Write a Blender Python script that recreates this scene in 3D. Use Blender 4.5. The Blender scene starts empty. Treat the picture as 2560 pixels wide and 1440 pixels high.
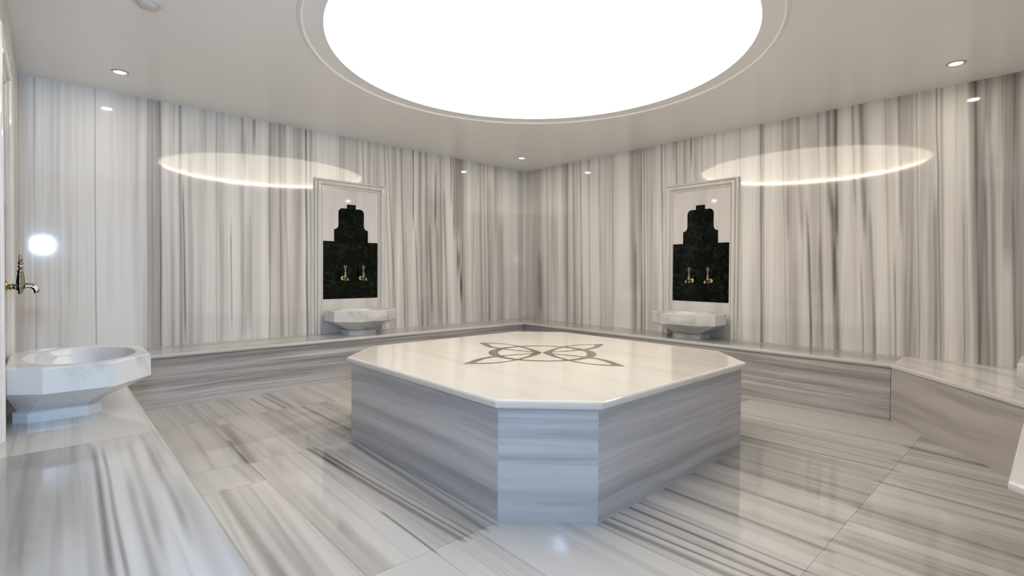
import bpy, bmesh, math
import numpy as np
from mathutils import Vector, Matrix

# ------------------------------------------------------------------ camera, world, lights
sc = bpy.context.scene
COL = sc.collection
W, L, H = 5.94, 5.486, 2.657          # room: x 0..W along the right wall, y 0..-L along the left wall
HB, BD = 0.45, 0.515                  # bench height and depth
PX, PY, PAX, PAY, PCH, PH = 3.006, -2.734, 1.109, 1.105, 0.339, 0.5655   # platform
DX, DY, DR = 2.973, -2.769, 1.420     # ceiling dome

cam_d = bpy.data.cameras.new('camera'); cam = bpy.data.objects.new('camera', cam_d); COL.objects.link(cam)
_r = Vector((0.6768375, 0.7361031, 0.0065789)); _u = Vector((-0.0150726, 0.0049227, 0.9998743)); _f = Vector((-0.7359782, 0.6768516, -0.0144268))
cam.matrix_world = Matrix(((_r.x, _u.x, -_f.x, 5.4955), (_r.y, _u.y, -_f.y, -5.3235), (_r.z, _u.z, -_f.z, 1.145), (0, 0, 0, 1)))
cam_d.sensor_width = 36.0; cam_d.sensor_fit = 'HORIZONTAL'
cam_d.lens = 1260.92 / 2560 * 36.0
cam_d.shift_y = -22.06 / 2560
cam_d.clip_start = 0.02
sc.camera = cam

DOME_RAD, LED_RAD = 1.9, 60.0
DOME_COL = (1.0, 0.90, 0.77)
WINDOW_RAD, FILL_DOOR_RAD = 540.0, 0.8
DAY_COL = (0.46, 0.69, 1.0)
SPOT_RAD = 160.0
sc.view_settings.view_transform = 'Standard'; sc.view_settings.look = 'None'
sc.view_settings.exposure = 0.32; sc.view_settings.gamma = 1.0
sc.view_settings.use_curve_mapping = False
sc.cycles.use_denoising = True
sc.cycles.max_bounces = 10; sc.cycles.diffuse_bounces = 6; sc.cycles.glossy_bounces = 5
sc.cycles.sample_clamp_indirect = 6.0
wd = bpy.data.worlds.new('world'); sc.world = wd; wd.use_nodes = True
wd.node_tree.nodes['Background'].inputs[0].default_value = (0.5, 0.6, 0.75, 1)
wd.node_tree.nodes['Background'].inputs[1].default_value = 0.3

# ------------------------------------------------------------------ materials
def new_mat(name):
    m = bpy.data.materials.new(name); m.use_nodes = True
    nt = m.node_tree; return m, nt, nt.nodes['Principled BSDF']

def plain(name, col, rough=0.4, metal=0.0, spec=0.5, bump=0.0):
    m, nt, b = new_mat(name)
    b.inputs['Base Color'].default_value = (*col, 1); b.inputs['Roughness'].default_value = rough
    b.inputs['Metallic'].default_value = metal; b.inputs['Specular IOR Level'].default_value = spec
    n = nt.nodes.new('ShaderNodeTexNoise'); n.inputs['Scale'].default_value = 9
    tc = nt.nodes.new('ShaderNodeTexCoord'); nt.links.new(tc.outputs['Object'], n.inputs['Vector'])
    mr = nt.nodes.new('ShaderNodeMapRange'); mr.inputs['To Min'].default_value = rough * 0.85; mr.inputs['To Max'].default_value = rough * 1.15
    nt.links.new(n.outputs['Fac'], mr.inputs['Value']); nt.links.new(mr.outputs[0], b.inputs['Roughness'])
    return m

def emit(name, col, s):
    m = bpy.data.materials.new(name); m.use_nodes = True; nt = m.node_tree; nt.nodes.clear()
    e = nt.nodes.new('ShaderNodeEmission'); o = nt.nodes.new('ShaderNodeOutputMaterial')
    e.inputs[0].default_value = (*col, 1); e.inputs[1].default_value = s
    nt.links.new(e.outputs[0], o.inputs[0]); return m

def ramp(nt, stops):
    r = nt.nodes.new('ShaderNodeValToRGB'); el = r.color_ramp.elements
    el[0].position = stops[0][0]; el[0].color = (*stops[0][1], 1)
    el[1].position = stops[-1][0]; el[1].color = (*stops[-1][1], 1)
    for p, c in stops[1:-1]:
        e = el.new(p); e.color = (*c, 1)
    return r

WHITE, MID, DARK = (0.88, 0.865, 0.84), (0.50, 0.475, 0.455), (0.13, 0.12, 0.115)
def marble_painted(name, tint=1.0, rough=0.05, spec=0.8):
    """striped marble: the stripes of each slab are stored in the mesh as 'vein' (the stone's own pattern)"""
    m, nt, b = new_mat(name)
    a = nt.nodes.new('ShaderNodeAttribute'); a.attribute_name = 'vein'
    r = ramp(nt, [(0, tuple(c * tint for c in WHITE)), (0.45, tuple(c * tint for c in MID)), (1, DARK)])
    nt.links.new(a.outputs['Fac'], r.inputs[0]); nt.links.new(r.outputs[0], b.inputs['Base Color'])
    b.inputs['Roughness'].default_value = rough; b.inputs['Specular IOR Level'].default_value = spec
    return m

def marble(name, angle=0.0, scl=(0.45, 9.0, 9.0), lo=0.38, hi=0.80, amt=0.6, rough=0.06, base=WHITE, dark=(0.30, 0.28, 0.275), off=0.0, warp=0.15, spec=0.5):
    """striped marble for shaped stones: noise stretched along one direction"""
    m, nt, b = new_mat(name)
    tc = nt.nodes.new('ShaderNodeTexCoord'); mp = nt.nodes.new('ShaderNodeMapping'); mp2 = nt.nodes.new('ShaderNodeMapping')
    mp.inputs['Rotation'].default_value = (0, 0, -angle); mp2.inputs['Scale'].default_value = scl
    mp2.inputs['Location'].default_value = (off, off * 1.7, off * 0.6)
    nt.links.new(tc.outputs['Object'], mp.inputs['Vector'])
    wn = nt.nodes.new('ShaderNodeTexNoise'); wn.inputs['Scale'].default_value = 0.9
    vm = nt.nodes.new('ShaderNodeVectorMath'); vm.operation = 'MULTIPLY_ADD'
    nt.links.new(mp.outputs[0], wn.inputs['Vector']); nt.links.new(wn.outputs['Color'], vm.inputs[0])
    vm.inputs[1].default_value = (warp, warp, warp); nt.links.new(mp.outputs[0], vm.inputs[2])
    nt.links.new(vm.outputs[0], mp2.inputs['Vector'])
    n1 = nt.nodes.new('ShaderNodeTexNoise'); n1.inputs['Scale'].default_value = 1.0; n1.inputs['Detail'].default_value = 5; n1.inputs['Roughness'].default_value = 0.62
    nt.links.new(mp2.outputs[0], n1.inputs['Vector'])
    mr = nt.nodes.new('ShaderNodeMapRange'); mr.interpolation_type = 'SMOOTHSTEP'
    mr.inputs['From Min'].default_value = lo; mr.inputs['From Max'].default_value = hi
    mr.inputs['To Min'].default_value = 0.0; mr.inputs['To Max'].default_value = amt
    nt.links.new(n1.outputs['Fac'], mr.inputs['Value'])
    mx = nt.nodes.new('ShaderNodeMix'); mx.data_type = 'RGBA'
    mx.inputs[6].default_value = (*base, 1); mx.inputs[7].default_value = (*dark, 1)
    nt.links.new(mr.outputs[0], mx.inputs[0]); nt.links.new(mx.outputs[2], b.inputs['Base Color'])
    b.inputs['Roughness'].default_value = rough; b.inputs['Specular IOR Level'].default_value = spec
    return m

M = {}
M['wall'] = marble_painted('wall_marble', 0.97)
M['floor'] = marble_painted('floor_marble', 0.67, 0.055, 0.6)
M['seat'] = marble_painted('seat_marble', 0.70, 0.08, 0.5)
M['riser_x'] = marble('riser_marble_x', 0, (0.35, 0.35, 15), 0.30, 0.68, 0.95, 0.09, base=(0.60, 0.58, 0.57), dark=(0.20, 0.185, 0.19), off=1.3, warp=0.03)
M['riser_y'] = marble('riser_marble_y', 0, (0.35, 0.35, 15), 0.30, 0.68, 0.95, 0.09, base=(0.60, 0.58, 0.57), dark=(0.20, 0.185, 0.19), off=4.1, warp=0.03)
M['body'] = marble('platform_body_marble', 0, (0.30, 0.30, 11), 0.32, 0.72, 0.62, 0.10, base=(0.57, 0.56, 0.57), dark=(0.21, 0.20, 0.225), off=7.7, warp=0.10)
M['body_daylit'] = marble('daylit_chamfer_marble', 0, (0.35, 0.35, 13), 0.38, 0.72, 0.7, 0.05, spec=0.8, base=(0.56, 0.58, 0.59), dark=(0.25, 0.26, 0.30), off=2.7, warp=0.02)  # cool window light on the front chamfer is put into this colour
M['top'] = marble('platform_top_marble', 0, (0.35, 7.0, 7.0), 0.42, 0.85, 0.42, 0.10, base=(0.70, 0.68, 0.64), dark=(0.42, 0.38, 0.34), off=3.1)
M['corner_seat'] = marble('corner_seat_marble', -0.854, (0.4, 10, 10), 0.35, 0.8, 0.55, 0.08, off=5.5)
M['frame'] = marble('frame_marble', 0, (7, 7, 0.4), 0.45, 0.85, 0.35, 0.07, base=(0.74, 0.72, 0.69), off=2.2)
M['backing'] = marble('backing_marble', 0, (5, 5, 0.5), 0.38, 0.82, 0.35, 0.05, base=(0.74, 0.715, 0.69), off=6.1)
M['basin'] = marble('basin_marble', 0.5, (1.4, 4.0, 2.2), 0.46, 0.72, 0.6, 0.09, base=(0.72, 0.715, 0.71), dark=(0.27, 0.27, 0.30), off=9.1, warp=0.5)
M['ceiling'] = plain('ceiling_paint', (0.90, 0.885, 0.86), 0.22, spec=0.35)
M['plaster'] = plain('moulding_plaster', (0.85, 0.84, 0.81), 0.4)
M['dome'] = plain('dome_lit', (0.85, 0.83, 0.80), 0.6)
_b = M['dome'].node_tree.nodes['Principled BSDF']; _b.inputs['Emission Color'].default_value = (*DOME_COL, 1); _b.inputs['Emission Strength'].default_value = DOME_RAD
M['led'] = emit('led_strip_light', (1.0, 0.86, 0.66), LED_RAD)
M['lens'] = emit('downlight_lens_light', (1.0, 0.93, 0.80), SPOT_RAD)
M['window_glass'] = emit('window_daylight', DAY_COL, WINDOW_RAD)
M['fill_door_glass'] = emit('fill_door_glow', DAY_COL, FILL_DOOR_RAD)  # glow of the added door, a bluish fill
M['trim_metal'] = plain('trim_metal', (0.62, 0.58, 0.52), 0.3, 1.0)
M['bronze'] = plain('aged_bronze', (0.42, 0.37, 0.30), 0.14, 1.0)
M['brass'] = plain('brass', (0.86, 0.66, 0.28), 0.18, 1.0)
M['plastic'] = plain('white_plastic', (0.80, 0.78, 0.74), 0.4)
M['unseen_frame'] = plain('unseen_frame_paint', (0.62, 0.62, 0.62), 0.35)
M['inlay'] = plain('olive_inlay_stone', (0.15, 0.135, 0.10), 0.12)
M['joint'] = plain('joint_grout', (0.5, 0.47, 0.43), 0.5)
# dark green marble
m, nt, b = new_mat('dark_green_marble'); M['green'] = m
tc = nt.nodes.new('ShaderNodeTexCoord'); n = nt.nodes.new('ShaderNodeTexNoise'); n.inputs['Scale'].default_value = 11
n.inputs['Detail'].default_value = 6; n.inputs['Distortion'].default_value = 1.2
v = nt.nodes.new('ShaderNodeTexVoronoi'); v.inputs['Scale'].default_value = 22
nt.links.new(tc.outputs['Object'], n.inputs['Vector']); nt.links.new(n.outputs['Color'], v.inputs['Vector'])
v.inputs['Scale'].default_value = 7
mul = nt.nodes.new('ShaderNodeMath'); mul.operation = 'MULTIPLY'
nt.links.new(n.outputs['Fac'], mul.inputs[0]); nt.links.new(v.outputs['Distance'], mul.inputs[1])
r = ramp(nt, [(0.12, (0.0006, 0.001, 0.0006)), (0.32, (0.003, 0.005, 0.003)), (0.55, (0.014, 0.022, 0.013))])
nt.links.new(mul.outputs[0], r.inputs[0]); nt.links.new(r.outputs[0], b.inputs['Base Color'])
b.inputs['Roughness'].default_value = 0.06; b.inputs['Specular IOR Level'].default_value = 0.15

# ------------------------------------------------------------------ object helpers
def link(name, me, mat, parent=None):
    o = bpy.data.objects.new(name, me); COL.objects.link(o)
    if mat is not None: me.materials.append(mat)
    if parent is not None: o.parent = parent
    return o
def obj(name, bm, mat, parent=None, smooth=False):
    me = bpy.data.meshes.new(name); bmesh.ops.recalc_face_normals(bm, faces=bm.faces[:])
    bm.to_mesh(me); bm.free()
    if smooth:
        for p in me.polygons: p.use_smooth = True
    return link(name, me, mat, parent)
def tag(o, label, cat, group=None):
    o['label'] = label; o['category'] = cat
    if group: o['group'] = group
    return o
def struct(o, label=None):
    o['kind'] = 'structure'
    if label: o['label'] = label
    return o
def empty(name, loc=(0, 0, 0), rz=0.0):
    o = bpy.data.objects.new(name, None); COL.objects.link(o); o.location = loc; o.rotation_euler = (0, 0, rz)
    o.empty_display_size = 0.1; return o
def box(bm, x0, x1, y0, y1, z0, z1):
    vs = [bm.verts.new((x, y, z)) for x in (x0, x1) for y in (y0, y1) for z in (z0, z1)]
    for f in ((0, 1, 3, 2), (4, 6, 7, 5), (0, 4, 5, 1), (2, 3, 7, 6), (0, 2, 6, 4), (1, 5, 7, 3)):
        bm.faces.new([vs[i] for i in f])
    return vs
def prism(bm, pts, z0, z1):
    a = [bm.verts.new((p[0], p[1], z0)) for p in pts]; c = [bm.verts.new((p[0], p[1], z1)) for p in pts]
    n = len(pts); bm.faces.new(a[::-1]); bm.faces.new(c)
    for i in range(n): bm.faces.new((a[i], a[(i + 1) % n], c[(i + 1) % n], c[i]))
    return a, c
def lathe(bm, prof, seg=20, mat=Matrix()):
    rings = []
    for (r, z) in prof:
        if r < 1e-6: rings.append([bm.verts.new(mat @ Vector((0, 0, z)))])
        else: rings.append([bm.verts.new(mat @ Vector((r * math.cos(2 * math.pi * i / seg), r * math.sin(2 * math.pi * i / seg), z))) for i in range(seg)])
    for A, B in zip(rings[:-1], rings[1:]):
        for i in range(seg):
            j = (i + 1) % seg
            if len(A) == 1 and len(B) == 1: break
            if len(A) == 1: bm.faces.new((A[0], B[j], B[i]))
            elif len(B) == 1: bm.faces.new((A[i], A[j], B[0]))
            else: bm.faces.new((A[i], A[j], B[j], B[i]))
def tube(bm, pts, rad, seg=12, cap=True):
    rings = []; n = len(pts); pts = [Vector(p) for p in pts]
    for i, p in enumerate(pts):
        t = (pts[min(i + 1, n - 1)] - pts[max(i - 1, 0)]).normalized()
        s = t.cross(Vector((1, 0, 0)) if abs(t.x) < 0.9 else Vector((0, 1, 0))).normalized(); q = t.cross(s)
        rr = rad[i] if isinstance(rad, (list, tuple)) else rad
        rings.append([bm.verts.new(p + (s * math.cos(2 * math.pi * k / seg) + q * math.sin(2 * math.pi * k / seg)) * rr) for k in range(seg)])
    for A, B in zip(rings[:-1], rings[1:]):
        for k in range(seg): bm.faces.new((A[k], A[(k + 1) % seg], B[(k + 1) % seg], B[k]))
    if cap: bm.faces.new(rings[0][::-1]); bm.faces.new(rings[-1])

# ------------------------------------------------------------------ the stone's stripes (numpy)
def hsh(i, j, seed):
    v = np.sin(i * 127.1 + j * 311.7 + seed * 74.7) * 43758.5453
    return v - np.floor(v)
def n2(x, y, seed=0):
    xi = np.floor(x); yi = np.floor(y); fx = x - xi; fy = y - yi
    fx = fx * fx * (3 - 2 * fx); fy = fy * fy * (3 - 2 * fy)
    a = hsh(xi, yi, seed); b = hsh(xi + 1, yi, seed); c = hsh(xi, yi + 1, seed); d = hsh(xi + 1, yi + 1, seed)
    return (a * (1 - fx) + b * fx) * (1 - fy) + (c * (1 - fx) + d * fx) * fy
def stone(s, t, seed=0, thin=0.5):
    """s across the stripes, t along them (metres)"""
    s = s + 0.018 * (n2(s * 1.7, t * 1.1, seed + 5) - 0.5)
    a = n2(s * 5, t * 0.3, seed); b = n2(s * 17, t * 0.55, seed + 1); c = n2(s * 47, t * 0.9, seed + 2); d = n2(s * 120, t * 2.2, seed + 3)
    v = 0.40 * a + 0.28 * b + 0.20 * c + 0.12 * d
    ln = np.clip((1 - np.abs(2 * n2(s * 7, t * 0.10, seed + 9) - 1) - 0.955) / 0.045, 0, 1)
    return v, ln * thin * n2(s * 2, t * 1.2, seed + 11)
def grid_mesh(name, P, vein, mat, parent=None, extra=None, smooth=False):
    """P: (nu, nv, 3) points, vein: (nu, nv)"""
    nu, nv = P.shape[:2]; me = bpy.data.meshes.new(name)
    idx = np.arange(nu * nv).reshape(nu, nv)
    f = np.stack([idx[:-1, :-1], idx[1:, :-1], idx[1:, 1:], idx[:-1, 1:]], -1).reshape(-1, 4)
    co = P.reshape(-1, 3); va = vein.reshape(-1)
    if extra is not None:
        ec, ef = extra; f = np.concatenate([f, np.array(ef) + len(co)]); co = np.concatenate([co, np.array(ec, float)]); va = np.concatenate([va, np.full(len(ec), 0.1)])
    fill(me, co, f, va)
    if smooth: me.polygons.foreach_set('use_smooth', np.ones(len(me.polygons), bool))
    return link(name, me, mat, parent)
def fill(me, co, f, va):
    me.vertices.add(len(co)); me.vertices.foreach_set('co', co.astype(np.float32).ravel())
    me.loops.add(f.size); me.loops.foreach_set('vertex_index', f.astype(np.int32).ravel())
    me.polygons.add(len(f)); me.polygons.foreach_set('loop_start', np.arange(0, f.size, 4, dtype=np.int32))
    at = me.attributes.new('vein', 'FLOAT', 'POINT'); at.data.foreach_set('value', va.astype(np.float32))
    me.update(calc_edges=True); me.validate()
BOXF = [(0, 1, 3, 2), (4, 6, 7, 5), (0, 4, 5, 1), (2, 3, 7, 6), (0, 2, 6, 4), (1, 5, 7, 3)]
def boxpts(x0, x1, y0, y1, z0, z1): return [(x, y, z) for x in (x0, x1) for y in (y0, y1) for z in (z0, z1)], BOXF

VEIN_A = [(5.4,5.4,0.0,0.45,3,0),(5.388,5.397,0.051,-0.12,3,0),(5.259,5.26,0.0144,0.22,3,0),(5.199,5.202,0.0197,0.16,3,0.9),(5.03,5.032,0.0041,0.7,3,0),(4.863,4.869,0.1393,-0.12,3,0),(5.124,5.132,0.0634,-0.08,3,0),(4.746,4.752,0.0227,0.18,3,0),(4.628,4.633,0.0502,0.42,3,0),(4.578,4.577,0.0074,0.6,3,0),(4.669,4.674,0.0058,0.35,3,0),(4.488,4.492,0.0245,0.25,3,0),(4.426,4.424,0.0125,0.42,3,0),(4.404,4.392,0.0063,0.75,1.9,0.5),(4.347,4.348,0.0192,0.3,2.3,0),(4.25,4.254,0.0329,0.2,3,0),(4.131,4.133,0.0054,0.42,3,0),(4.093,4.096,0.024,0.3,3,0),(4.007,4.005,0.0077,0.65,1.6,0.6),(3.904,3.905,0.0144,0.5,3,2.2),(3.907,3.898,0.0217,0.35,2.1,0.4),(3.798,3.799,0.0149,0.8,3,2.35),(3.845,3.847,0.0257,0.3,1.7,0.6),(3.882,3.884,0.0109,0.5,2.5,2.0),(3.704,3.704,0.0382,-0.1,3,0),(3.584,3.584,0.0753,0.42,3,0),(3.65,3.655,0.0093,0.5,3,0),(3.548,3.533,0.0119,0.4,3,0),(3.501,3.468,0.012,0.3,3,0),(3.366,3.365,0.0585,0.3,3,0),(3.282,3.268,0.0119,0.98,3,0),(3.235,3.234,0.0172,0.4,3,0),(3.078,3.076,0.1359,-0.12,3,0),(2.905,2.893,0.0116,0.4,3,1.5),(2.872,2.869,0.0235,0.22,3,1.5),(2.7,2.697,0.0098,0.3,3,2.1),(2.627,2.562,0.0124,0.45,3,2.0),(2.557,2.552,0.0304,0.25,3,0),(2.439,2.434,0.0208,0.2,3,0),(2.35,2.275,0.0159,0.3,3,0),(2.297,2.205,0.0128,0.45,3,0),(2.227,2.221,0.0327,0.25,3,0),(2.123,2.071,0.0156,0.6,3,0),(2.078,2.037,0.0112,0.35,1.6,0),(1.959,1.934,0.0104,0.98,3,1.7),(1.959,1.876,0.0104,0.5,1.7,0),(2.022,1.98,0.0457,-0.1,3,0),(1.86,1.828,0.0236,0.45,3,0),(1.771,1.744,0.018,0.4,3,0),(1.649,1.641,0.188,0.33,2.2,0),(1.631,1.61,0.0154,0.75,2.5,1.7),(1.619,1.56,0.031,0.4,1.7,0.4),(1.55,1.522,0.0157,0.4,3,0),(1.493,1.445,0.0159,0.5,2.2,0.4),(1.741,1.671,0.0181,0.5,1.8,0.6),(1.423,1.328,0.0453,-0.35,3,0),(1.384,1.374,0.0117,0.7,3,2.0),(1.339,1.302,0.0131,0.5,3,1.6),(1.246,1.222,0.0739,0.6,3,1.6),(1.233,1.168,0.047,0.45,1.7,0),(1.273,1.235,0.0266,0.95,1.45,1.15),(1.239,1.202,0.0201,0.95,1.15,0.75),(1.286,1.262,0.0133,0.5,1.7,1.0),(1.083,1.058,0.0415,-0.25,3,0),(0.986,0.974,0.0423,-0.2,3,0),(0.887,0.846,0.0251,0.42,3,0),(0.815,0.773,0.0116,0.4,3,0),(0.697,0.684,0.0672,0.38,2.4,0),(0.749,0.714,0.0132,0.4,3,0),(0.592,0.556,0.038,0.3,3,0),(0.501,0.479,0.0542,0.38,1.9,0),(0.392,0.377,0.0632,-0.22,3,0),(0.281,0.266,0.0645,0.12,3,0),(0.118,0.085,0.0664,0.42,3,0)]
VEIN_B = [(0.0,0.0,0.0,0.4,3,0),(0.068,0.085,0.0681,0.12,3,0),(0.261,0.279,0.1304,0.38,3,0),(0.286,0.32,0.049,0.5,1.45,0.5),(0.448,0.481,0.0159,0.45,3,0),(0.565,0.599,0.077,0.2,2,0.6),(0.681,0.699,0.0453,-0.15,3,0),(0.808,0.841,0.066,0.35,3,0),(0.83,0.848,0.0147,0.35,3,0),(0.946,0.979,0.0215,0.48,3,0),(1.073,1.106,0.0167,0.62,3,0),(1.218,1.25,0.0108,0.4,3,0),(1.298,1.317,0.0921,-0.18,3,0),(1.15,1.168,0.041,-0.15,3,0),(1.397,1.429,0.0259,0.32,3,0),(1.525,1.544,0.0752,0.15,3,0),(1.6,1.626,0.0099,0.4,3,0.3),(1.729,1.748,0.0836,-0.12,3,0),(1.9,1.932,0.0518,0.48,3,0),(1.946,1.955,0.0229,0.35,1.5,0),(1.992,2.035,0.0283,0.42,3,0),(2.065,2.091,0.0111,0.75,3,0),(2.026,2.046,0.0168,0.4,3,0),(2.137,2.168,0.0436,0.28,3,0),(2.098,2.135,0.011,0.3,3,0),(2.213,2.244,0.0321,0.15,3,0),(2.308,2.334,0.0147,0.62,3,0),(2.35,2.371,0.0156,0.3,3,0),(2.458,2.479,0.0101,0.62,3,2.35),(2.493,2.524,0.011,0.68,3,2.05),(2.592,2.618,0.0122,0.3,3,2.1),(2.674,2.7,0.0096,0.85,3,2.35),(2.717,2.748,0.0236,0.32,3,2.1),(2.796,2.832,0.0093,0.35,3,2.1),(2.946,2.968,0.008,0.5,3,2.2),(2.874,2.896,0.0181,0.2,3,2.1),(3.043,3.065,0.0173,0.22,3,2.1),(3.294,3.316,0.0562,-0.12,3,0),(3.221,3.247,0.0082,0.2,3,0),(3.425,3.448,0.0117,0.85,3,0),(3.452,3.467,0.0077,0.45,3,0),(3.548,3.57,0.0744,-0.22,3,0),(3.633,3.681,0.0073,0.3,3,0),(3.702,3.753,0.0499,0.28,3,0),(3.669,3.714,0.0145,0.35,2.0,1.5),(3.776,3.848,0.0175,0.5,3,1.5),(3.832,3.896,0.0138,0.6,1.8,0),(3.853,3.896,0.0069,0.5,1.5,0.5),(3.887,3.961,0.0472,0.25,3,0),(3.947,3.997,0.01,0.35,3,0),(3.937,3.984,0.01,0.35,1.5,0.4),(4.026,4.076,0.0194,0.55,3,1.7),(4.052,4.108,0.0257,0.85,1.9,0),(4.062,4.101,0.0128,0.7,1.4,1.0),(4.088,4.121,0.0127,0.75,3,1.4),(4.072,4.095,0.016,0.5,3,2.0),(4.116,4.149,0.022,0.1,2,0),(4.154,4.177,0.031,-0.12,3,0),(4.225,4.279,0.0091,0.48,3,1.7),(4.255,4.312,0.0075,0.55,1.3,0),(4.285,4.354,0.0179,0.68,3,1.5),(4.33,4.397,0.0118,0.6,1.7,0),(4.309,4.368,0.0295,0.25,3,0),(4.402,4.455,0.04,-0.18,3,0),(4.462,4.509,0.0084,0.3,3,0),(4.488,4.512,0.0167,0.2,3,2),(4.515,4.548,0.0066,0.65,1.3,0),(4.537,4.575,0.0164,-0.18,2.6,1.5),(4.559,4.594,0.0136,0.5,3,1.5),(4.611,4.64,0.0531,0.42,3,0),(4.597,4.635,0.0533,0.25,1.2,0),(4.674,4.704,0.0052,0.45,3,0),(4.705,4.73,0.0207,0.12,3,0),(4.754,4.786,0.0304,0.3,3,0),(4.805,4.839,0.0065,0.85,3,0),(4.787,4.817,0.0126,0.42,1.8,0),(4.832,4.857,0.0099,0.4,3,0),(4.879,4.903,0.0339,-0.15,3,0),(4.958,4.988,0.0047,0.5,1.7,0),(4.982,5.03,0.0117,-0.25,3,0),(5.044,5.085,0.0409,0.55,3,0),(5.033,5.076,0.0092,0.3,3,0),(5.083,5.126,0.0113,0.4,1.9,0),(5.123,5.157,0.0133,0.5,2.1,0),(5.101,5.126,0.0156,0.45,3,2.2),(5.163,5.192,0.0131,-0.1,3,0),(5.2,5.236,0.0258,0.45,3,1.2),(5.264,5.3,0.0376,0.55,3,0),(5.232,5.268,0.0085,0.4,1.8,0),(5.154,5.192,0.1411,0.22,3,0)]
def paint(S, Z, table, seed):
    v, ln = stone(S, Z, seed, 0.35)
    out = np.clip((v - 0.36) * 0.75, -0.05, 0.32) + 0.05 + ln * 0.5
    wob = 0.010 * (n2(S * 0 + 3.1, Z * 1.6, seed + 21) - 0.5)
    for k, (st, sb, w, a, z1, z0) in enumerate(table):
        c = st + (sb - st) * np.clip((2.3 - Z) / 1.7, -0.25, 1.25) + wob * (1 + k % 3) * 0.6 + 0.004 * (n2(S * 0 + k, Z * 3.5, seed + k) - 0.5)
        w = max(w, 0.0035)
        g = np.exp(-np.abs((S - c) / w) ** 3.0)
        if w > 0.02: g = g * (0.72 + 0.5 * n2(S * 90, Z * 0.8, seed + 31 + k))
        g = g * (0.75 + 0.45 * n2(S * 2 + k * 3.3, Z * 2.1, seed + 40))
        if z1 < 3: g = g * np.clip((z1 - Z) / 0.25 + 0.3, 0, 1)
        if z0 > 0: g = g * np.clip((Z - z0) / 0.25 + 0.3, 0, 1)
        out = out + a * g * 0.72
    return np.clip(out, 0.0, 1)

# ------------------------------------------------------------------ room shell
T = 0.15
s = np.linspace(0, L, 1150); z = np.linspace(0, H, 90); S, Z = np.meshgrid(s, z, indexing='ij')
struct(grid_mesh('wall_left', np.stack([0 * S, -S, Z], -1), paint(S, Z, VEIN_A, 3), M['wall'], extra=boxpts(-T, -0.003, -L - T, T, 0, H)))
s = np.linspace(0, W, 1250); S, Z = np.meshgrid(s, z, indexing='ij')
struct(grid_mesh('wall_right', np.stack([S, 0 * S, Z], -1), paint(S, Z, VEIN_B, 17), M['wall'], extra=boxpts(-0.003, W + T, 0.003, T, 0, H)))
struct(grid_mesh('wall_front_left', np.stack([S, 0 * S - L, Z], -1), paint(S, Z, [(1.70, 1.70, .02, .3, 3, 0), (1.35, 1.35, .2, -.1, 3, 0), (0.6, .6, .2, .3, 3, 0), (0.15, .15, .1, .3, 3, 0)], 29), marble_painted('side_wall_marble', 0.8, 0.3, 0.3),
    extra=boxpts(-0.003, W + T, -L - T, -L - 0.003, 0, H)))
# wall behind the camera, with an opening for the added fill door and a small window opening
DY0, DY1, DZ = -4.85, -3.95, 2.10
WY0, WY1, WZ0, WZ1 = -5.484, -5.295, 1.445, 1.635
bm = bmesh.new()
for (y0, y1, z0, z1) in ((-L, WY0, 0, H), (WY0, WY1, 0, WZ0), (WY0, WY1, WZ1, H), (WY1, DY0, 0, H), (DY0, DY1, DZ, H), (DY1, 0, 0, H)):
    box(bm, W, W + T, y0, y1, z0, z1)
struct(obj('wall_front_right', bm, marble('front_wall_marble', 0, (6, 6, 0.3), 0.35, 0.75, 0.6, 0.05, off=1.1)))
w = empty('window_1', (W, (WY0 + WY1) / 2, WZ0)); struct(w)
bm = bmesh.new(); hw = (WY1 - WY0) / 2; hh = WZ1 - WZ0
for (y0, y1, z0, z1) in ((-hw, hw, 0, .008), (-hw, hw, hh - .008, hh), (-hw, -hw + .008, .008, hh - .008), (hw - .008, hw, .008, hh - .008)): box(bm, 0.01, 0.08, y0, y1, z0, z1)
obj('window_frame', bm, M['unseen_frame'], w)
bm = bmesh.new(); box(bm, 0.04, 0.05, -hw + .008, hw - .008, .008, hh - .008); obj('window_pane', bm, M['window_glass'], w)
dd = empty('fill_door_1', (W, (DY0 + DY1) / 2, 0)); struct(dd)  # added glowing door, made up as a bluish fill behind the camera
bm = bmesh.new(); hw = (DY1 - DY0) / 2
for (y0, y1, z0, z1) in ((-hw, -hw + .05, 0, DZ), (hw - .05, hw, 0, DZ), (-hw + .05, hw - .05, DZ - .05, DZ)): box(bm, 0.0, 0.14, y0, y1, z0, z1)
obj('unseen_frame', bm, M['unseen_frame'], dd)
bm = bmesh.new(); box(bm, 0.05, 0.062, -hw + .05, hw - .05, 0.01, DZ - .05); obj('fill_door_glass', bm, M['fill_door_glass'], dd)
bm = bmesh.new(); tube(bm, [(0.04, -hw + .12, .85), (0.0, -hw + .12, .85), (0.0, -hw + .12, 1.25), (0.04, -hw + .12, 1.25)], 0.009); obj('fill_door_handle', bm, M['trim_metal'], dd)

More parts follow.
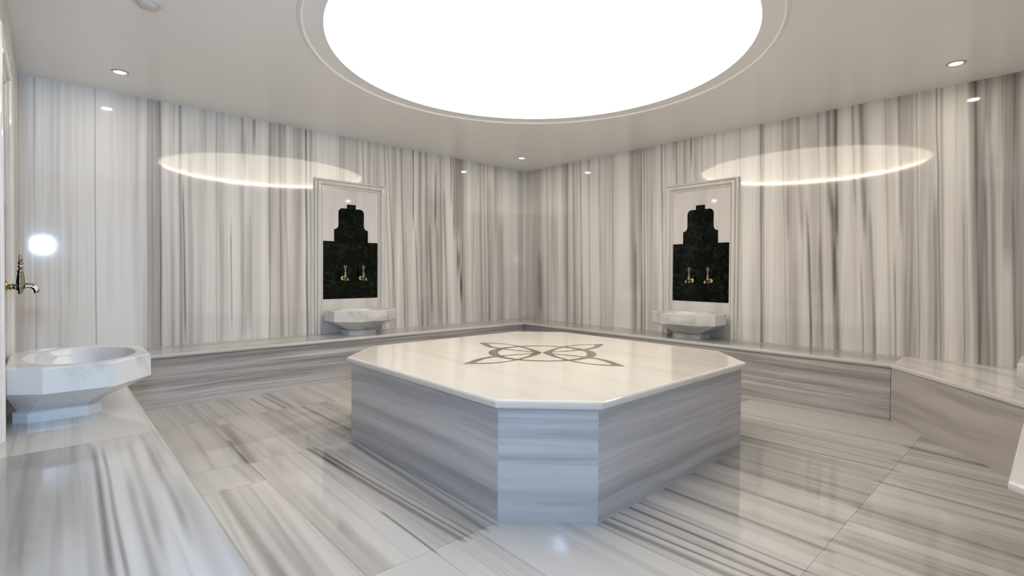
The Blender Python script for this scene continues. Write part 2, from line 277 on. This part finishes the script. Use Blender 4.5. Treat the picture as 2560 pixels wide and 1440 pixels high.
# floor: tiles, each with stripes of its own
STREAKS = [(2.24, -4.10, 3.77, -4.03, .014, .8), (2.26, -4.065, 3.77, -3.995, .007, .75), (2.26, -4.02, 3.77, -3.96, .004, .6), (2.3, -3.84, 3.77, -3.90, .013, .6), (2.3, -3.80, 3.77, -3.84, .006, .6),
           (3.35, -4.160, 3.77, -4.166, .005, .95), (1.3, -4.37, 2.24, -4.43, .03, .5), (1.75, -4.44, 2.22, -4.455, .008, .7), (0.6, -4.86, 1.13, -4.84, .02, .6), (0.6, -4.78, 1.13, -4.76, .012, .7),
           (2.24, -4.86, 3.9, -4.80, .03, .4), (2.58, -4.66, 3.75, -4.70, .02, .45), (2.0, -3.66, 2.9, -3.62, .012, .5), (0.6, -4.0, 1.15, -3.98, .012, .6), (0.6, -3.9, 1.15, -3.88, .01, .7), (0.6, -3.83, 1.15, -3.82, .006, .6),
           (3.77, -3.46, 4.84, -3.42, .02, .75), (3.77, -3.41, 4.84, -3.36, .008, .85), (3.77, -3.33, 4.84, -3.31, .010, .6), (4.1, -3.24, 4.84, -3.25, .010, .8), (4.1, -3.16, 4.84, -3.18, .006, .85),
           (4.1, -2.92, 4.84, -2.95, .015, .5), (4.1, -2.62, 4.84, -2.64, .014, .45), (4.1, -2.35, 4.84, -2.35, .010, .4), (3.6, -1.75, 4.84, -1.69, .020, .55), (3.6, -1.15, 4.84, -1.10, .010, .45),
           (4.84, -1.13, 5.94, -1.30, .030, .75), (4.84, -1.5, 5.94, -1.55, .02, .5), (4.84, -1.95, 5.94, -2.0, .015, .55), (4.84, -2.4, 5.94, -2.45, .02, .45), (4.84, -2.85, 5.94, -2.9, .02, .5), (1.2, -3.75, 2.25, -3.72, .012, .5)]
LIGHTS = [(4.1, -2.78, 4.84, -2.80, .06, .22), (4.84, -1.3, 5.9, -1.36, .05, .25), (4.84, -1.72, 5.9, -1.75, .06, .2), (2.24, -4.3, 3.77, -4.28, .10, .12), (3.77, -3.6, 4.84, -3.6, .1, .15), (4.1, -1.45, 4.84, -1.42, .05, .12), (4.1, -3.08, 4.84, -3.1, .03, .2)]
rows = [(-L, -4.97, [1.5, 3.0, 4.5]), (-4.97, -4.45, [1.13, 2.22, 2.575, 3.755]), (-4.45, -4.17, [1.13, 2.24, 3.765]), (-4.17, -3.50, [1.16, 2.26, 3.77]), (-3.50, -2.6, [1.2, 3.0, 3.77, 4.845]),
        (-2.6, -1.55, [1.2, 2.4, 4.845]), (-1.55, -0.95, [1.2, 2.4, 3.6, 4.845]), (-0.95, 0, [1.2, 2.4, 3.6, 4.845])]
rows = [r_ if r_[0] > -4.0 or r_[1] > -4.0 else (r_[0], r_[1], r_[2] + [4.845]) for r_ in rows]
co, fc, va, base = [], [], [], 0; G = 0.0008
for ri, (y0, y1, xs) in enumerate(rows):
    xs = [0.0] + xs + [W]
    for ti in range(len(xs) - 1):
        xa, xb = xs[ti] + G, xs[ti + 1] - G
        nx = max(3, int((xb - xa) / 0.05)); ny = max(4, int((y1 - y0) / 0.0042))
        x = np.linspace(xa, xb, nx); y = np.linspace(y0 + G, y1 - G, ny); X, Y = np.meshgrid(x, y, indexing='ij')
        sd = 100 + ri * 13 + ti * 7
        tilt = (n2(np.array([sd * 1.7]), np.array([3.3]))[0] - 0.5) * 0.10
        v, ln = stone(Y + tilt * (X - xa), X, sd, 0.7)
        lev = hsh(float(ri), float(ti), 5.0)
        if ri in (1, 2, 3) and xa > 2.2: lev = -0.5 if xa > 3.7 else -0.2
        vv = np.clip((v - 0.40 + 0.14 * (lev - 0.4)) * 1.1, 0, 0.5) + 0.04 + ln * 0.4
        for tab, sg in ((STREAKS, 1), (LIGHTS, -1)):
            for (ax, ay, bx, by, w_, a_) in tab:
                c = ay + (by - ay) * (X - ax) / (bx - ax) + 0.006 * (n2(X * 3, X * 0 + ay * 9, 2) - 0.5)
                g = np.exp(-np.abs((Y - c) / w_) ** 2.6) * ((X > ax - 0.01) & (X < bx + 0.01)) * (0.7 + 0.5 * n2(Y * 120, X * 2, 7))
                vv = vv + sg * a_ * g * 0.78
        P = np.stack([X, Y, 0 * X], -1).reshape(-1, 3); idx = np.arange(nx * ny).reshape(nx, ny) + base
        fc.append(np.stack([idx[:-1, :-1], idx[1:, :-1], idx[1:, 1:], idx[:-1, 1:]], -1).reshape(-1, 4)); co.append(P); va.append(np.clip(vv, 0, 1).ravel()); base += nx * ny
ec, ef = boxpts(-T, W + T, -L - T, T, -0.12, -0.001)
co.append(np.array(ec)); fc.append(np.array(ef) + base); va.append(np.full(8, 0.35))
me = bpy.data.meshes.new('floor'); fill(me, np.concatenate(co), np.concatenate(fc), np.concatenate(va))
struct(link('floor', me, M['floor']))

# ceiling with the round dome opening
bm = bmesh.new(); N = 160
angs = sorted([2 * math.pi * i / N for i in range(N)] + [math.atan2(cy - DY, cx - DX) % (2 * math.pi) for cx in (0, W) for cy in (0, -L)])
inner, outer, up = [], [], []
for a in angs:
    c, s_ = math.cos(a), math.sin(a)
    t = min((((W if c > 0 else 0) - DX) / c) if abs(c) > 1e-9 else 1e9, (((0 if s_ > 0 else -L) - DY) / s_) if abs(s_) > 1e-9 else 1e9)
    inner.append(bm.verts.new((DX + DR * c, DY + DR * s_, H))); outer.append(bm.verts.new((DX + t * c, DY + t * s_, H)))
    up.append(bm.verts.new((DX + DR * c, DY + DR * s_, H + 0.03)))
n_ = len(angs)
for i in range(n_):
    j = (i + 1) % n_; bm.faces.new((inner[i], inner[j], outer[j], outer[i])); bm.faces.new((up[i], up[j], inner[j], inner[i]))
# upper side of the ceiling board
box(bm, -T, W + T, -L - T, T, H + 0.62, H + 0.70)
struct(obj('ceiling', bm, M['ceiling']))
def ring(prof, seg=160):
    bm = bmesh.new(); rs = []
    for i in range(seg):
        a = 2 * math.pi * i / seg; rs.append([bm.verts.new((r_ * math.cos(a), r_ * math.sin(a), z_)) for r_, z_ in prof])
    for i in range(seg):
        A, B = rs[i], rs[(i + 1) % seg]
        for k in range(len(prof)): bm.faces.new((A[k], A[(k + 1) % len(prof)], B[(k + 1) % len(prof)], B[k]))
    return bm
tr = obj('trim_1', ring([(DR + .115, H - .0005), (DR + .118, H - .009), (DR + .126, H - .014), (DR + .134, H - .009), (DR + .142, H - .007), (DR + .15, H - .0005)]), M['plaster'], smooth=False)
tr.location = (DX, DY, 0); struct(tr)
dome = empty('ceiling_dome_light', (DX, DY, H)); tag(dome, 'huge round glowing dome light set into the ceiling above the stone platform', 'ceiling light')
bm = bmesh.new(); prof = [(DR + .06, .030)] + [((DR + .06) * math.cos(t), .04 + .5 * math.sin(t)) for t in np.linspace(0, math.pi / 2 - .001, 22)]
prof[-1] = (0, .54); lathe(bm, prof, 128); obj('dome_shell', bm, M['dome'], dome, smooth=True)
obj('cove_ledge', ring([(DR, .0301), (DR + .06, .0301), (DR + .06, .033), (DR, .033)]), M['plaster'], dome)
obj('led_strip', ring([(DR + .020, .034), (DR + .034, .034), (DR + .034, .046), (DR + .020, .046)]), M['led'], dome)

# ------------------------------------------------------------------ downlights, detector
def downlight():
    o = empty('downlight')
    bm = bmesh.new(); lathe(bm, [(.036, -.001), (.040, -.006), (.050, -.007), (.056, -.004), (.058, -.0004), (.036, -.0004), (.036, -.001)], 32); obj('trim_ring', bm, M['trim_metal'], o, True)
    bm = bmesh.new(); lathe(bm, [(0, -.0035), (.037, -.0035), (.037, -.001), (0, -.001)], 32); obj('lens', bm, M['lens'], o)
    return o
def copy_tree(o, loc, rz, sx=1):
    r_ = o.copy(); COL.objects.link(r_); r_.location = loc; r_.rotation_euler = (0, 0, rz)
    for ch in list(o.children):
        c = ch.copy(); COL.objects.link(c); c.parent = r_
        for g in list(ch.children):
            e = g.copy(); COL.objects.link(e); e.parent = c
    return r_
dl = downlight()
for i, (x, y, lab) in enumerate([(.631, -.691, 'small round lit downlight in the ceiling just in front of the far corner'), (.593, -4.911, 'small round lit downlight in the ceiling at the left side of the room'),
        (4.967, -.54, 'small round lit downlight in the ceiling at the right side of the room')]):
    o = dl if i == 0 else copy_tree(dl, (0, 0, 0), 0)
    o.location = (x, y, H); tag(o, lab, 'downlight', 'recessed downlights in the corners of the ceiling')
det = empty('smoke_detector', (1.975, -4.900, H)); tag(det, 'round white smoke detector on the ceiling cut by the top edge, left of the dome', 'smoke detector')
bm = bmesh.new(); lathe(bm, [(0, -.006), (.070, -.006), (.076, -.003), (.076, -.0003), (0, -.0003)], 32); obj('base_plate', bm, M['plastic'], det, True)
bm = bmesh.new(); lathe(bm, [(0, -.034), (.030, -.034), (.046, -.028), (.052, -.012), (.054, -.006), (0, -.006)], 32); obj('sensor_housing', bm, plain('cream_plastic', (.66, .60, .52), .4), det, True)

# ------------------------------------------------------------------ benches
def seat(name, parent, origin, ang, length, m0, m1, seed, table=(), depth=BD, lev=0.0, flip=1):
    """seat slab swept along its wall; local x along the wall, local y out from the wall; m0/m1 mitre slopes at the ends"""
    th, rn = 0.036, 0.016
    prof = [(0.0, HB - th), (depth - 0.012, HB - th)]
    for k in range(7):
        a = -math.pi / 2 + math.pi * k / 6; prof.append((depth - rn + rn * math.cos(a), HB - th / 2 + (th / 2) * math.sin(a)))
    for yy in np.linspace(depth - rn - .004, 0.0, 110): prof.append((yy, HB))
    prof = np.array(prof); nx = max(8, int(length / 0.05)); t = np.linspace(0, 1, nx)
    TT, K = np.meshgrid(t, np.arange(len(prof)), indexing='ij'); py = prof[K, 0]; pz = prof[K, 1]
    x0 = m0 * py; x1 = length - m1 * py; X = x0 + (x1 - x0) * TT
    v, ln = stone(py + 0.02 * X, X, seed, 0.5); vv = np.clip((v - .42) * 1.1, 0, .5) + .05 + lev + ln * .4
    for (ax, ay, bx, by, w_, a_) in table:
        c = ay + (by - ay) * (X - ax) / (bx - ax) + 0.01 * (n2(X * 2.5, X * 0 + ay * 9, 2) - 0.5)
        fade = np.clip((X - ax) / .25, 0, 1) * np.clip((bx - X) / .25, 0, 1)
        vv = vv + a_ * .75 * np.exp(-np.abs((py - c) / w_) ** 2.4) * fade * (.7 + .5 * n2(py * 90, X * 2, 5))
    ca, sa = math.cos(ang), math.sin(ang)
    py = 0.003 + py * (depth - .003) / depth; P = np.stack([origin[0] + ca * X - flip * sa * py, origin[1] + sa * X + flip * ca * py, pz], -1)
    if flip < 0: P = P[:, ::-1]; vv = vv[:, ::-1]
    return grid_mesh(name, P, np.clip(vv, 0, 1), M['seat'], parent, smooth=False)
def riser(parent, x0, x1, y0, y1, mat):
    bm = bmesh.new(); box(bm, x0, x1, y0, y1, 0.0, HB - 0.036); return obj('riser', bm, mat, parent)
g = 'marble benches around the walls'; R_ = BD - 0.018
# left wall bench: local x runs from the near end to the far corner, local y points into the room
b1 = empty('marble_bench'); tag(b1, 'grey striped marble bench along the left wall, beneath the left niche', 'bench', g)
seat('seat_slab', b1, (0, -L + BD + .001), math.pi / 2, L - 2 * BD - .002, 0, 0, 41, flip=-1)
riser(b1, 0.004, R_, -L + BD + .001, -BD - .001, M['riser_y'])
b2 = empty('marble_bench'); tag(b2, 'striped marble bench along the right wall beneath the right niche', 'bench', g)
KX, EX, EY = 4.613, 5.385, -1.415
seat('seat_slab', b2, (0.004, 0), 0, KX - .004, 0, 0, 52, lev=0.10, flip=-1)
riser(b2, 0.004, KX - .002, -R_, -0.004, M['riser_x'])
b5 = empty('corner_bench'); tag(b5, 'wide angled marble corner seat at the right end of the right wall bench', 'bench', g)
bm = bmesh.new(); a_, c2 = prism(bm, [(KX + .001, -.002), (KX + .001, -BD), (EX, EY), (W - .002, EY), (W - .002, -.002)], HB - .036, HB)
bm.edges.ensure_lookup_table()
ed = [e for e in bm.edges if {e.verts[0], e.verts[1]} in ({a_[1], a_[2]}, {c2[1], c2[2]})]
bmesh.ops.bevel(bm, geom=ed, offset=0.013, segments=4, affect='EDGES', profile=0.5)
obj('seat_slab', bm, M['corner_seat'], b5)
bm = bmesh.new(); k = 0.018; prism(bm, [(KX + .001, -.002), (KX + .001, -R_), (EX + k * .35, EY + k * 1.2), (W - .002, EY + k * 1.2), (W - .002, -.002)], 0, HB - .036)
obj('riser', bm, marble('corner_riser_marble', -0.854, (0.5, 0.5, 9), 0.35, 0.75, 0.7, 0.09, base=(0.50, 0.475, 0.46), dark=(0.22, 0.195, 0.19), off=3.3, warp=0.12), b5)
b3 = empty('marble_bench'); tag(b3, 'marble bench at the near left, running under the big octagonal basin towards the viewer', 'bench', g)
seat('seat_slab', b3, (0.004, -L), 0, 2.876, 0, 0, 66, lev=-0.16); seat('seat_slab', b3, (2.882, -L), 0, 2.15, 0, 0, 71,
     table=[(.0, .29, 1.4, .262, .008, .95), (.05, .315, 1.4, .29, .005, .9), (0, .40, 1.2, .37, .012, .45), (0, .45, 1.2, .43, .010, .5), (.2, .47, 1.6, .45, .02, .25), (0, .2, 1.0, .18, .05, .2), (0, .08, 1.2, .08, .05, .3), (.4, .36, 1.6, .33, .012, .4)])
riser(b3, .004, 5.03 - .01, -L + .002, -L + R_, M['riser_x'])
b4 = empty('marble_bench'); tag(b4, 'pale end of a marble bench cut by the right edge of the photo', 'bench', g)
bm = bmesh.new(); a_, c2 = prism(bm, [(EX, EY - .002), (EX, -2.93), (EX + .06, -2.985), (W - .002, -2.985), (W - .002, EY - .002)], HB - .036, HB)
ed = [e for e in bm.edges if {e.verts[0], e.verts[1]} in ({a_[0], a_[1]}, {c2[0], c2[1]}, {a_[1], a_[2]}, {c2[1], c2[2]}, {a_[2], a_[3]}, {c2[2], c2[3]})]
bmesh.ops.bevel(bm, geom=ed, offset=0.013, segments=4, affect='EDGES', profile=0.5)
obj('seat_slab', bm, marble('pale_seat_marble', 0, (8, .5, 8), .45, .85, .3, .08, base=(.82, .81, .79), off=4.4), b4)
riser(b4, EX + .10, W - .002, -2.86, EY - .002, M['riser_y'])

# ------------------------------------------------------------------ central platform
plat = empty('marble_platform', (PX, PY, 0)); tag(plat, 'large octagonal marble platform with a dark knot inlay in the middle of the room', 'platform')
def octo(ax, ay, ch): return [(-ax + ch, -ay), (ax - ch, -ay), (ax, -ay + ch), (ax, ay - ch), (ax - ch, ay), (-ax + ch, ay), (-ax, ay - ch), (-ax, -ay + ch)]
bm = bmesh.new(); q = 0.028; TH = 0.042
a_, c_ = prism(bm, octo(PAX - q, PAY - q, PCH - q * .6), 0, PH - TH)
me_b = obj('platform_body', bm, M['body'], plat); me_b.data.materials.append(M['body_daylit'])
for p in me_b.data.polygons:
    if abs(p.normal.x - .7071) < .05 and abs(p.normal.y + .7071) < .05: p.material_index = 1  # camera-facing chamfer takes the copy tinted with window light
bm = bmesh.new(); a_, c_ = prism(bm, octo(PAX, PAY, PCH), PH - TH, PH)
ed = [e for e in bm.edges if abs(e.verts[0].co.z - e.verts[1].co.z) < 1e-5]
bmesh.ops.bevel(bm, geom=ed, offset=0.017, segments=5, affect='EDGES', profile=0.5)
obj('platform_top', bm, M['top'], plat)
# inlay: a ring and four leaves reaching from the middle to the corners of a square
def stroke(bm, A, B, z):
    n = 60
    def res(P):
        P = np.array(P, float)
        # Catmull-Rom through the points
        Q = np.vstack([2 * P[0] - P[1], P, 2 * P[-1] - P[-2]]); out = []
        for t in np.linspace(0, len(P) - 1 - 1e-6, n):
            i = int(t); f_ = t - i; p0, p1, p2, p3 = Q[i:i + 4]
            out.append(.5 * (2 * p1 + (p2 - p0) * f_ + (2 * p0 - 5 * p1 + 4 * p2 - p3) * f_ ** 2 + (3 * p1 - p0 - 3 * p2 + p3) * f_ ** 3))
        return out
    A, B = res(A), res(B)
    va_ = [bm.verts.new((*to_xy(p), z)) for p in A]; vb_ = [bm.verts.new((*to_xy(p), z)) for p in B]
    for i in range(n - 1): bm.faces.new((va_[i], va_[i + 1], vb_[i + 1], vb_[i]))
IC = (2.986 - PX, -2.716 - PY)
def to_xy(p): return (IC[0] + (p[0] - p[1]) * .70711, IC[1] + (p[0] + p[1]) * .70711)
bm = bmesh.new(); zz = PH + .0004
for sx in (-1, 1):
    for sy in (-1, 1):
        f_ = lambda P: [(sx * -x, sy * y) for x, y in P]
        stroke(bm, f_([(-.505, .483), (-.40, .470), (-.325, .450), (-.25, .400), (-.18, .332), (-.10, .215), (-.04, .10), (0, 0)]), f_([(-.505, .483), (-.433, .440), (-.33, .418), (-.25, .368), (-.19, .300), (-.13, .20), (-.088, .10), (-.068, 0)]), zz)
        stroke(bm, f_([(-.505, .483), (-.465, .36), (-.425, .27), (-.37, .20), (-.31, .152), (-.2, .090), (-.066, .020)]), f_([(-.433, .440), (-.412, .36), (-.385, .285), (-.338, .222), (-.27, .167), (-.18, .110), (-.066, .045)]), zz + .0003)
        th_ = np.linspace(0, math.pi / 2, 16)
        stroke(bm, [(sx * .385 * math.cos(t), sy * .347 * math.sin(t)) for t in th_], [(sx * .318 * math.cos(t), sy * .320 * math.sin(t)) for t in th_], zz + .0006)
obj('inlay', bm, M['inlay'], plat)['label'] = 'dark olive ring and leaf knot inlay'

# ------------------------------------------------------------------ framed niches with taps and basins
def sweep_frame(bm, path, prof):
    """path: 2-D points (x, z) of the outer edge with inward mitre vectors; prof: (inset, out)"""
    rings = []
    for (x, z_, ix, iz) in path: rings.append([bm.verts.new((x + ix * a, b_, z_ + iz * a)) for a, b_ in prof])
    n = len(prof)
    for A, B in zip(rings[:-1], rings[1:]):
        for k in range(n): bm.faces.new((A[k], A[(k + 1) % n], B[(k + 1) % n], B[k]))
    bm.faces.new(rings[0]); bm.faces.new(rings[-1][::-1])
def niche():
    """local x along the wall, local y out of the wall, z up; centred"""
    o = empty('niche_panel'); ow, ot, fw_ = .422, 2.155, .092
    bm = bmesh.new(); prof = [(0, .001), (0, .030)] + [(.012 - .010 * math.cos(t), .030 + .010 * math.sin(t)) for t in np.linspace(0, math.pi, 7)] + [(.024, .024)] \
        + [(.046 - .022 * math.cos(t), .028 + .030 * math.sin(t)) for t in np.linspace(0, math.pi, 13)] + [(.071, .020), (.076, .018)] \
        + [(.083 - .007 * math.cos(t), .018 + .009 * math.sin(t)) for t in np.linspace(0, math.pi, 6)] + [(.092, .014), (.092, .001)]
    sweep_frame(bm, [(-ow, HB + .001, 1, 0), (-ow, ot, 1, -1), (ow, ot, -1, -1), (ow, HB + .001, -1, 0)], prof)
    obj('frame', bm, M['frame'], o)
    bm = bmesh.new(); box(bm, -ow + .09, ow - .09, .001, .010, HB + .001, ot - .09); obj('backing_slab', bm, M['backing'], o)
    h = [(.325, .83), (.325, 1.474), (.202, 1.474), (.202, 1.610)]
    h += [(.202 - .050 * math.sin(t), 1.660 - .050 * math.cos(t)) for t in np.linspace(0.25, math.pi / 2, 8)]
    h += [(.152, 1.79)] + [(.102 + .050 * math.cos(t), 1.800 + .050 * math.sin(t)) for t in np.linspace(0, math.pi / 2, 8)] + [(.052, 1.850), (.052, 1.897)]
    bm = bmesh.new(); rows_ = [[bm.verts.new((sg * x, y_, z_)) for sg in (-1, 1) for y_ in (.0102, .0135)] for x, z_ in h]   # left-back, left-front, right-back, right-front
    for A, B in zip(rows_[:-1], rows_[1:]):
        bm.faces.new((A[1], A[3], B[3], B[1])); bm.faces.new((A[0], B[0], B[2], A[2])); bm.faces.new((A[0], A[1], B[1], B[0])); bm.faces.new((A[2], B[2], B[3], A[3]))
    bm.faces.new((rows_[0][0], rows_[0][2], rows_[0][3], rows_[0][1])); bm.faces.new((rows_[-1][0], rows_[-1][1], rows_[-1][3], rows_[-1][2]))
    obj('stepped_panel', bm, M['green'], o)['label'] = 'black green stepped stone panel'
    return o
def faucet():
    o = empty('faucet'); Y = Matrix.Rotation(-math.pi / 2, 4, 'X')   # lathe z -> +y
    bm = bmesh.new(); lathe(bm, [(0, 0), (.026, 0), (.027, .004), (.020, .010), (.012, .014), (.010, .018), (0, .018)], 24, Y); obj('wall_flange', bm, M['brass'], o, True)
    bm = bmesh.new(); lathe(bm, [(0, .014), (.0085, .014), (.0085, .026), (.013, .029), (.013, .034), (.009, .037), (.009, .044), (.012, .047), (.012, .051), (.009, .054), (.010, .060), (.0, .061)], 20, Y); obj('arm', bm, M['bronze'], o, True)
    bm = bmesh.new(); V = Matrix.Translation((0, .070, 0))
    lathe(bm, [(0, -.032), (.007, -.032), (.009, -.026), (.006, -.020), (.013, -.014), (.019, -.004), (.019, .006), (.0165, .014), (.0155, .028), (.012, .052), (.0095, .066), (.0115, .070), (.0115, .074), (.0075, .078), (0, .079)], 24, V); obj('valve_body', bm, M['bronze'], o, True)
    bm = bmesh.new(); lathe(bm, [(0, .077), (.006, .077), (.0055, .086), (.009, .090), (.009, .094), (.0055, .098), (.006, .104), (.010, .108), (.0075, .113), (0, .114)], 20, V)
    for k in (-1, 1): tube(bm, [(k * .004, .070, .108), (k * .012, .070, .117), (k * .0145, .070, .127), (k * .010, .070, .138), (k * .002, .070, .146)], [.004, .0045, .005, .0045, .003], 8)
    tube(bm, [(0, .070, .110), (0, .070, .124), (0, .070, .134)], [.004, .0045, .002], 8)
    obj('handle', bm, M['bronze'], o, True)
    bm = bmesh.new(); pts = [(0, .080, 0), (0, .095, .004), (0, .110, .005), (0, .124, .001), (0, .134, -.008), (0, .139, -.020), (0, .140, -.027)]
    tube(bm, pts, [.012, .0105, .010, .010, .0105, .0115, .0125], 16); obj('spout', bm, M['bronze'], o, True)
    return o
def basin(hw=.36, y0=.022, y1=.545, zt=.272):
    """octagonal stone basin; local x along the wall, y out of the wall"""
    cy = (y0 + y1) / 2; hy = (y1 - y0) / 2
    def oct_(hx, hy_, cx_, cy_): return [(hx, -hy_ + cy_), (hx, hy_ - cy_), (hx - cx_, hy_), (-hx + cx_, hy_), (-hx, hy_ - cy_), (-hx, -hy_ + cy_), (-hx + cx_, -hy_), (hx - cx_, -hy_)]
    def samp(P, n=5):
        out = []
        for i in range(8):
            a, b_ = P[i], P[(i + 1) % 8]
            for k in range(n): out.append((a[0] + (b_[0] - a[0]) * k / n, a[1] + (b_[1] - a[1]) * k / n))
        return out
    R = samp(oct_(hw, hy, .20, .16)); Ri = samp(oct_(hw - .006, hy - .006, .20, .16))
    # the side towards the wall has shorter cut corners
    R, Ri = [samp([(x if abs(abs(x) - hx_ ) < 1e-6 or y > 0 else math.copysign(hx_ - .09, x), y if y > 0 or abs(y + hy_) < 1e-6 else -hy_ + .12) for x, y in oct_(hx_, hy_, .20, .16)]) for hx_, hy_ in ((hw, hy), (hw - .006, hy - .006))]
    pc = -.088
    Pd = [(x, y + pc) for x, y in samp(oct_(.160, .155, .05, .05))]; Pb = [(x, y + pc) for x, y in samp(oct_(.145, .14, .045, .045))]
    ang = [math.atan2(y / hy, x / hw) for x, y in R]
    ell = lambda rx, ry: [(rx * math.cos(a), ry * math.sin(a)) for a in ang]
    lv = [(Pd, 0), (Pd, .045), (Pb, .050), (R, zt - .112), (R, zt - .006), (Ri, zt), (ell(hw - .052, hy - .045), zt), (ell(hw - .060, hy - .052), zt - .006), (ell(hw - .066, hy - .058), zt - .035), (ell(hw * .72, hy * .68), zt - .11), (ell(hw * .4, hy * .38), zt - .155), (ell(.02, .02), zt - .165)]
    bm = bmesh.new(); rings = [[bm.verts.new((x, cy + y, z_)) for x, y in P] for P, z_ in lv]; n = len(R)
    bm.faces.new(rings[0][::-1]); bm.faces.new(rings[-1])
    for li, (A, B) in enumerate(zip(rings[:-1], rings[1:])):
        for i in range(n):
            f_ = bm.faces.new((A[i], A[(i + 1) % n], B[(i + 1) % n], B[i])); f_.smooth = li >= 6
    me = bpy.data.meshes.new('bowl'); bm.to_mesh(me); bm.free()
    o = empty('wash_basin'); link('bowl', me, M['basin'], o)
    bm = bmesh.new(); lathe(bm, [(0, .003), (.018, .003), (.021, .001), (.021, 0)], 20, Matrix.Translation((0, cy, zt - .166))); obj('drain', bm, M['trim_metal'], o, True)
    return o
NIC = [((0, -2.775, 0), -math.pi / 2, 'on the left wall'), ((2.79, 0, 0), math.pi, 'on the right wall'), ((2.21, -L, 0), 0, 'near')]
# rz: local +y must point into the room
n0, f0, s0 = niche(), faucet(), basin()
first = dict(n=True, f=True, s=True)
def place(kind, proto, loc, rz):
    if first[kind]:
        first[kind] = False; proto.location = loc; proto.rotation_euler = (0, 0, rz); return proto
    return copy_tree(proto, loc, rz)
labels_n = ['white moulded marble frame around a black stepped panel on the left wall', 'white moulded marble frame around a black stepped panel on the right wall', 'edge of a moulded niche frame cut by the left edge of the photo']
labels_b = ['octagonal white marble basin on the left wall bench under the framed niche', 'octagonal white marble basin on the right wall bench under the framed niche', 'largest octagonal marble basin, on the bench at the left edge in the foreground']
labels_f = [('ornate bronze tap on the left wall black panel, left one of the pair', 'ornate bronze tap on the left wall black panel, right one of the pair'),
            ('ornate bronze tap on the right wall black panel, left one of the pair', 'ornate bronze tap on the right wall black panel, right one of the pair'),
            ('ornate bronze tap at the left edge above the big basin, nearer of two overlapping', 'ornate bronze tap at the left edge above the big basin, farther of two overlapping')]
for k, (loc, rz, _) in enumerate(NIC):
    o = tag(place('n', n0, loc, rz), labels_n[k], 'wall niche', 'framed niche panels above the basins')
    if k == 2: o.scale = (1, .6, 1); o.location.x = 2.26
    c, s_ = math.cos(rz), math.sin(rz)
    for j, dx in enumerate((.108, -.108)):
        if k == 0: dx = dx - .004
        if k == 1: dx = dx - .02
        y_ = .0137
        p = (loc[0] + c * dx - s_ * y_, loc[1] + s_ * dx + c * y_, 1.062)
        jj = j
        o = place('f', f0, p, rz)
        # along the wall: local +x is image right for the right-to-left walls handled by the label table
        tag(o, labels_f[k][j], 'tap', 'taps on the dark panels')
        if k == 2: o.scale = (1, .78, 1)
    tag(place('s', s0, (loc[0], loc[1], HB), rz), labels_b[k], 'basin', 'octagonal marble basins')
o = place('s', s0, (W - .035, -1.72, HB), math.pi / 2)
tag(o, 'corner of a marble basin on the bench, cut by the right edge of the photo', 'basin', 'octagonal marble basins')
